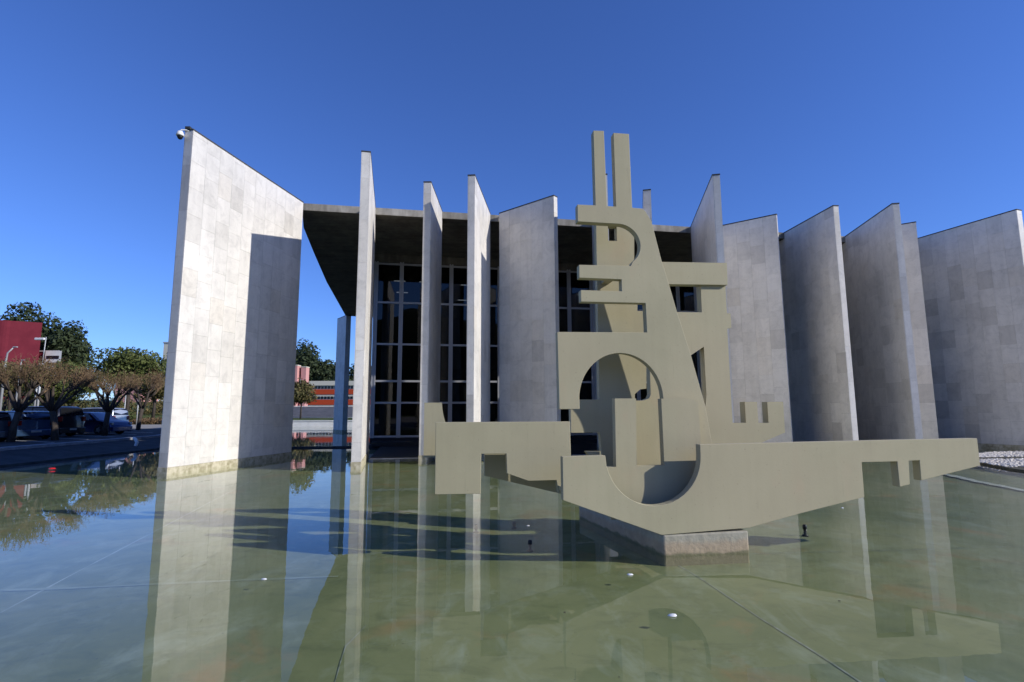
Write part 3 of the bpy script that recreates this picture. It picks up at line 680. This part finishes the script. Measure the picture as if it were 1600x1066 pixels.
def pollard(x, y, h, w_, label, seed, lean=0):
    r_ = random.Random(seed); e = empty('pollard_tree', (x, y, GZ)); tag(e, label, 'tree', 'bare pollarded trees beside the parked cars')
    fork = h*.42
    tr = [([(0, 0, -.1), (lean*.3, 0, fork*.5), (lean, 0, fork)], [.17, .14, .13])]
    tips = []
    nb = 8
    for i in range(nb):
        a = 2*math.pi*i/nb+r_.uniform(-.3, .3); q = r_.uniform(.08, .2)*w_
        m1 = Vector((lean+q*.6*math.cos(a), q*.6*math.sin(a), fork+h*.1)); m2 = Vector((lean+q*1.2*math.cos(a), q*1.2*math.sin(a), fork+h*r_.uniform(.2, .34)))
        tr.append(([(lean, 0, fork-.08), m1, m2], [.09, .07, .05]))
        for j in range(4):
            a2 = a+r_.uniform(-.9, .9); m3 = m2+Vector((math.cos(a2)*w_*.1, math.sin(a2)*w_*.1, h*r_.uniform(.05, .14)))
            tr.append(([m2, m3], [.045, .025])); tips.append(m3)
    tubes('trunk', tr, BARK, e, seg=6)
    V = []; Fc = []
    for t in tips+tips:
        for k in range(6):
            d = Vector(((t.x-lean)*.8+r_.gauss(0, .45), t.y*.8+r_.gauss(0, .45), h*.34+r_.gauss(0, .25))); d.normalize()
            ln = r_.uniform(.14, .36)*h; en = t+d*ln
            mid = t.lerp(en, .5)+Vector((r_.gauss(0, .06), r_.gauss(0, .06), .08)); a = (en-t).normalized().orthogonal()*.008
            b = len(V); V += [t-a, t+a, mid+a*.8, mid-a*.8, en]; Fc += [(b, b+1, b+2, b+3), (b+3, b+2, b+4)]
            for q in range(2):
                s0 = mid.lerp(en, r_.random()); s1 = s0+Vector((r_.gauss(0, .22), r_.gauss(0, .22), r_.uniform(-.05, .3))); b = len(V)
                V += [s0-a*.7, s0+a*.7, s1]; Fc.append((b, b+1, b+2))
    tw = pydata('crown', V, Fc, TWIG, e)
    dl = leaf_cloud('dry_leaves', [(t.x*1.15, t.y*1.15, t.z+h*.16, w_*.13, w_*.13, h*.15) for t in tips], 900, .05, LEAF_OLIVE if seed % 2 else LEAF_RED, e, seed+5)
    return e
pollard(-23.9, 25.9, 3.5, 3.0, 'bare pollarded tree at the left edge in front of the grey hatchback', 1, .25)
pollard(-22.95, 27.3, 3.6, 3.6, 'bare pollarded tree in front of the black off-roader', 2, -.3)
pollard(-24.4, 32.5, 3.5, 3.2, 'bare pollarded tree in front of the dark blue saloon', 3, .1)
pollard(-29.6, 42.9, 4.1, 4.0, 'bare pollarded tree nearest the broad left fin', 4, .2)
leafy('park_tree', -53.5, 75, 1.2, 9.6, 10.5, LEAF_MID, 'broad flat-topped green tree just left of the broad left fin', 11, 7000, .26, .3, lobes=12, flat=.5)
leafy('park_tree', -68.5, 84, 1.8, 8.0, 8, LEAF_MID, 'rounded green tree between the silver car and the red building', 12, 4500, .26, .25)
leafy('park_tree', -74.5, 80, 1.6, 6.8, 8, LEAF_OLIVE, 'olive bushy tree behind the blue hatchback', 13, 4000, .24, .25)
leafy('park_tree', -62, 72, 1.0, 5.8, 7.5, LEAF_MID, 'low green tree behind the silver car', 14, 4000, .22, .2)
leafy('park_tree', -81, 86, 1.8, 8.2, 9, LEAF_OLIVE, 'olive tree in front of the red building', 15, 4200, .26, .25)
leafy('park_tree', -90, 88, 1.8, 7.4, 10, LEAF_OLIVE, 'brownish olive tree at the left edge below the red building', 16, 4200, .26, .25)
leafy('park_tree', -66, 66, .8, 4.6, 7, LEAF_OLIVE, 'low olive shrub-like tree behind the black off-roader', 17, 3600, .2, .2)
leafy('park_tree', -74, 69, .8, 5.4, 8, LEAF_RED, 'reddish brown bushy tree behind the grey hatchback', 18, 3600, .2, .2)
leafy('park_tree', -46.5, 70, 1.2, 5.5, 5, LEAF_OLIVE, 'brown-olive tree with dark trunks beside the broad left fin', 19, 3000, .2, .22)
leafy('tall_tree', -214, 232, 2, 49, 27, LEAF_DARK, 'tall dark tree rising above the left end of the red building', 21, 5000, .9, .8, 'tall dark trees on the skyline')
leafy('tall_tree', -198, 226, 2, 42, 22, LEAF_DARK, 'dark tree directly behind the right end of the red building', 22, 5000, .8, .8, 'tall dark trees on the skyline')
leafy('tall_tree', -184.5, 222, 2, 38.5, 20, LEAF_DARK, 'tallest rightmost dark tree beside the red building', 23, 6000, .8, .8, 'tall dark trees on the skyline', lobes=12, flat=.9)
leafy('tall_tree', -116, 300, 2, 40.5, 25, LEAF_DARK, 'tall dark tree above the red striped building, next to the broad fin', 24, 6000, .9, .8, 'tall dark trees on the skyline', flat=.95)
leafy('tall_tree', -103, 300, 2, 29, 25, LEAF_DARK, 'lower dark tree above the striped building, left of the blue shaded fin', 25, 5000, .9, .8, 'tall dark trees on the skyline')
leafy('tall_tree', -85, 300, 2, 27, 26, LEAF_DARK, 'dark tree glimpsed in the narrow gap right of the blue shaded fin', 26, 4000, .9, .8, 'tall dark trees on the skyline')
leafy('park_tree', -42.3, 108, .4, 8.0, 6.8, LEAF_OLIVE, 'olive leafy tree in front of the pink towers', 27, 3000, .28, .2)
leafy('park_tree', -45.8, 108, .4, 5.6, 5.5, LEAF_RED, 'russet tree beside the broad fin, below the pink towers', 28, 2500, .26, .2)
leafy('tall_tree', -189, 296, 2, 35, 9, LEAF_DARK, 'dark tree in front of the far cream tower', 29, 2500, .8, .5, 'tall dark trees on the skyline')
th_ = leaf_cloud('thicket', [(-104+i*5.2+random.uniform(-1.5, 1.5), 93-i*.9+random.uniform(-3, 3), 1.5+GZ, 4.4, 3.2, random.uniform(2.6, 4.2)) for i in range(13)], 16000, .24, LEAF_OLIVE, None, 41)
tag(th_, 'dense olive undergrowth filling the gaps between the park trees', 'undergrowth', kind='stuff')
th2 = leaf_cloud('thicket', [(-54+i*1.9, 88+random.uniform(-3, 3), 1.2+GZ, 2.4, 2.4, random.uniform(1.6, 3.0)) for i in range(5)], 4000, .22, LEAF_RED, None, 42)
tag(th2, 'russet undergrowth between the trees beside the broad left fin', 'undergrowth', kind='stuff')
V = []; Fc = []; nx, ny = 70, 8
for j in range(ny+1):
    for i in range(nx+1):
        x = -320+i*8; y = -88-j*9
        prof = 29+5*math.sin(x*.021+.6)+3*math.sin(x*.06)+4*noise.noise(Vector((x*.06, y*.06, 3)))
        V.append((x, y, GZ+prof*math.sin(min(1, j/5)*math.pi/2)*min(1, (i+.0)/8, (nx-i)/8)))
for j in range(ny):
    for i in range(nx):
        a = j*(nx+1)+i; Fc.append((a, a+nx+1, a+nx+2, a+1))
hl = pydata('wooded_hill', V, Fc, noisy('wooded_slope', (.012, .018, .008), (.04, .05, .02), .25), smooth=True); tag(hl, kind='structure')
# flower bed and clipped hedge beyond the road
fb = leaf_cloud('flower_bed', [(-44, 64, GZ+.3, 3.2, 1.6, .55), (-40.2, 64, GZ+.3, 2.4, 1.4, .6), (-48, 64.5, GZ+.2, 2.5, 1.4, .4)], 4000, .12, LEAF_RED, None, 31)
tag(fb, 'low bed of russet plants beside the sunlit road', 'flower bed', kind='stuff')
hd = leaf_cloud('hedge', [(-50+i*1.6, 63.4, GZ+.7, 1.3, .9, .85) for i in range(4)]+[(-62+i*2, 64, GZ+.8, 1.5, 1, 1.0) for i in range(5)], 6000, .13, LEAF_MID, None, 32)
tag(hd, 'clipped green hedge along the far side of the sunlit road', 'hedge', kind='stuff')

# ------------------------------------------------------------------ lamp posts, white posts
def lamp(x, y, h, label, head=True, bend=.7):
    e = empty('street_lamp', (x, y, GZ)); tag(e, label, 'street lamp')
    tubes('pole', [([(0, 0, 0), (0, 0, h*.8), (bend*.15, 0, h*.93), (bend, 0, h)], [.11, .08, .06, .05])], GALV, e)
    if head: boxes('lamp_head', [(bend-.1, bend+.75, -.16, .16, h-.02, h+.14)], WHITEP, e, bevel=.05)
    else: boxes('lamp_head', [(bend-.05, bend+.3, -.07, .07, h-.02, h+.07)], GALV, e, bevel=.02)
lamp(-42.7, 45, 6.9, 'slim curved lamp post at the far left edge', False, .55)
lamp(-46.2, 50.2, 6.3, 'straight pale post right of the curved lamp post', False, .1)
e = empty('street_lamp', (-53.1, 60, GZ)); tag(e, 'double lamp post with a broad white head in front of the red building', 'street lamp')
for dx in (0, .32): tubes('pole', [([(dx, 0, 0), (dx, 0, 6.9)], .1)], GALV, e)
tubes('arm', [([(.32, 0, 6.8), (.42, 0, 9.9)], .05)], GALV, e); boxes('lamp_head', [(-.75, .35, -.2, .2, 9.55, 9.8)], WHITEP, e, bevel=.06)
for i, (x, y, h, l) in enumerate(((-35.9, 50, 3.1, 'left of two slim white posts beside the road'), (-35.1, 50.6, 2.9, 'right of two slim white posts beside the road, nearer the fin'))):
    o = tubes('white_post', [([(0, 0, 0), (0, 0, h)], .045)], GALV, loc=(x, y, GZ)); tag(o, l, 'post')
kx = empty('utility_cabinet', (-37.2, 48.5, GZ)); tag(kx, 'small white cabinet behind the dark blue saloon', 'cabinet')
boxes('cabinet_body', [(0, .9, 0, .5, 0, .95)], WHITEP, kx, bevel=.02); boxes('cabinet_door', [(.06, .84, -.02, -.001, .08, .88)], WHITEP, kx)

# ------------------------------------------------------------------ far buildings
rb = empty('red_building', (-176, 183, 0)); tag(rb, 'tall windowless dark red building above the parked cars', 'building')
V = []; Fc = []; P = [(-22, -6), (-1, -4)]+[(2+4.2*math.sin(R(a)), -.2-4.2*math.cos(R(a))) for a in range(-30, 60, 10)]+[(12.2, 1.5), (-8, 23), (-40, 22)]
poly_prism('wall', P, -2, 33, RED, rb); 
boxes('window', [(-9.2, -7.6, -5.2, -4.9, 29.2, 31)], DARKWIN, rb)
boxes('white_panel', [(-14, -4.2, -5.15, -4.7, 21.4, 23.7)], CREAM, rb); boxes('white_panel', [(-20, -1, -5.25, -4.6, 16.2, 17.8)], CREAM, rb)
an = empty('red_annex', (-167.6, 190, 0)); tag(an, 'low red wing right of the tall red building', 'building')
poly_prism('wall', [(-2, 0), (6.3, 0), (-3.5, 11), (-11, 11)], -2, 23.4, RED, an); poly_prism('roof', [(-2.2, -.3), (6.5, -.3), (-3.4, 11.2), (-11.2, 11.2)], 23.41, 23.9, GALV, an)
wb = empty('white_block', (-161.6, 189, 0)); tag(wb, 'small sunlit white block at the right end of the red wing', 'building')
poly_prism('wall', [(-4.0, 0), (1.8, 0), (-6, 9), (-12, 9)], -2, 23.6, WHITEWALL, wb)
for k in range(4): boxes('window', [(-3.4, 1.0, -.12, -.01, 13.6+k*2.4, 14.7+k*2.4)], DARKWIN, wb)
ct = empty('cream_tower', (-196.5, 300, 0)); tag(ct, 'distant cream tower block just left of the broad left fin', 'building')
boxes('wall', [(0, 9, 0, 10, 0, 40.5)], CREAM, ct); boxes('roof', [(-.3, 9.3, -.3, 10.3, 40.51, 41.3)], GALV, ct)
hs = empty('hillside_house', (-96, 130, 0)); tag(hs, 'pale low house with a flat roof between the green trees', 'building')
boxes('wall', [(0, 6, 0, 7, 0, 13.2)], PINK, hs); boxes('roof', [(-.6, 6.8, -.8, 7.5, 13.21, 14)], CREAM, hs)
for k in range(2): boxes('window', [(1+k*2.4, 2.4+k*2.4, -.08, -.01, 10.6, 12.2)], DARKWIN, hs)
sb = empty('striped_building', (-112, 250, 0)); tag(sb, 'long building with red bands and white window rows seen between the fins', 'building')
boxes('wall', [(0, 70, 0, 14, -1, 13.9)], CREAM, sb); boxes('roof_parapet', [(-.4, 70.4, -.6, 14.4, 13.91, 16.0)], CREAM, sb)
for z0, z1 in ((9.75, 12.1), (4.95, 7.35), (.3, 2.6)): boxes('red_band', [(-.1, 70.1, -.25, -.01, z0, z1)], BRICKRED, sb)
me = None
for z0 in (12.35, 7.6, 2.9):
    for i in range(46):
        if me is None: ww = boxes('window', [(0, 1.1, -.16, -.01, 0, 1.25)], DARKWIN, sb, loc=(.4+i*1.52, 0, z0)); me = ww.data
        else: link('window', me, None, sb, loc=(.4+i*1.52, 0, z0))
for k, (x, wd) in enumerate(((-79.4, 3.1), (-75.5, 1.75))):
    pk = empty('pink_tower', (x, 190+k*1.5, 0)); tag(pk, ('wider pink tower beside the broad fin, above the olive tree', 'narrower pink tower right of its wider twin')[k], 'tower')
    boxes('wall', [(0, wd, 0, 3, 0, 18.1-.5*k)], PINK, pk); boxes('roof', [(-.1, wd+.1, -.1, 3.1, 18.11-.5*k, 18.4-.5*k)], CREAM, pk)
gh = empty('grey_roofed_hall', (-50.8, 118, .25)); gh.scale = (1.37, 1.37, 1.0); tag(gh, 'low hall with a dark grey pitched roof beyond the white pool wall', 'building')
boxes('wall', [(.6, 30, .5, 17, -.5, .2)], WHITEWALL, gh)
pydata('roof', [(-.4, -.2, .22), (31, -.2, .22), (31, 18, .22), (-.4, 18, .22), (-3.5, 9, 2.75), (26, 9, 2.75)], [(0, 1, 5, 4), (1, 2, 5), (2, 3, 4, 5), (3, 0, 4), (3, 2, 1, 0)], ROOFGREY, gh)
tubes('ridge_trim', [([(-.4, -.2, .3), (-3.5, 9, 2.83), (26, 9, 2.83)], .07), ([(-.4, -.25, .28), (31, -.25, .28)], .05)], WHITEWALL, gh, seg=5)
pw = empty('pale_roofed_shed', (-52.4, 114, .2)); pw.scale = (1.37, 1.37, 1.2); tag(pw, 'low pale sloping roof left of the grey-roofed hall', 'building')
boxes('wall', [(-4, -.8, 0, 5, -.3, .5)], WHITEWALL, pw)
pydata('roof', [(-5, -.6, 1.3), (-.2, -.6, .45), (-.2, 5.6, .45), (-5, 5.6, 1.3), (-5, -.6, 1.5), (-.2, -.6, .6), (-.2, 5.6, .6), (-5, 5.6, 1.5)], [(0, 3, 2, 1), (4, 5, 6, 7), (0, 1, 5, 4), (1, 2, 6, 5), (2, 3, 7, 6), (3, 0, 4, 7)], WHITEWALL, pw)
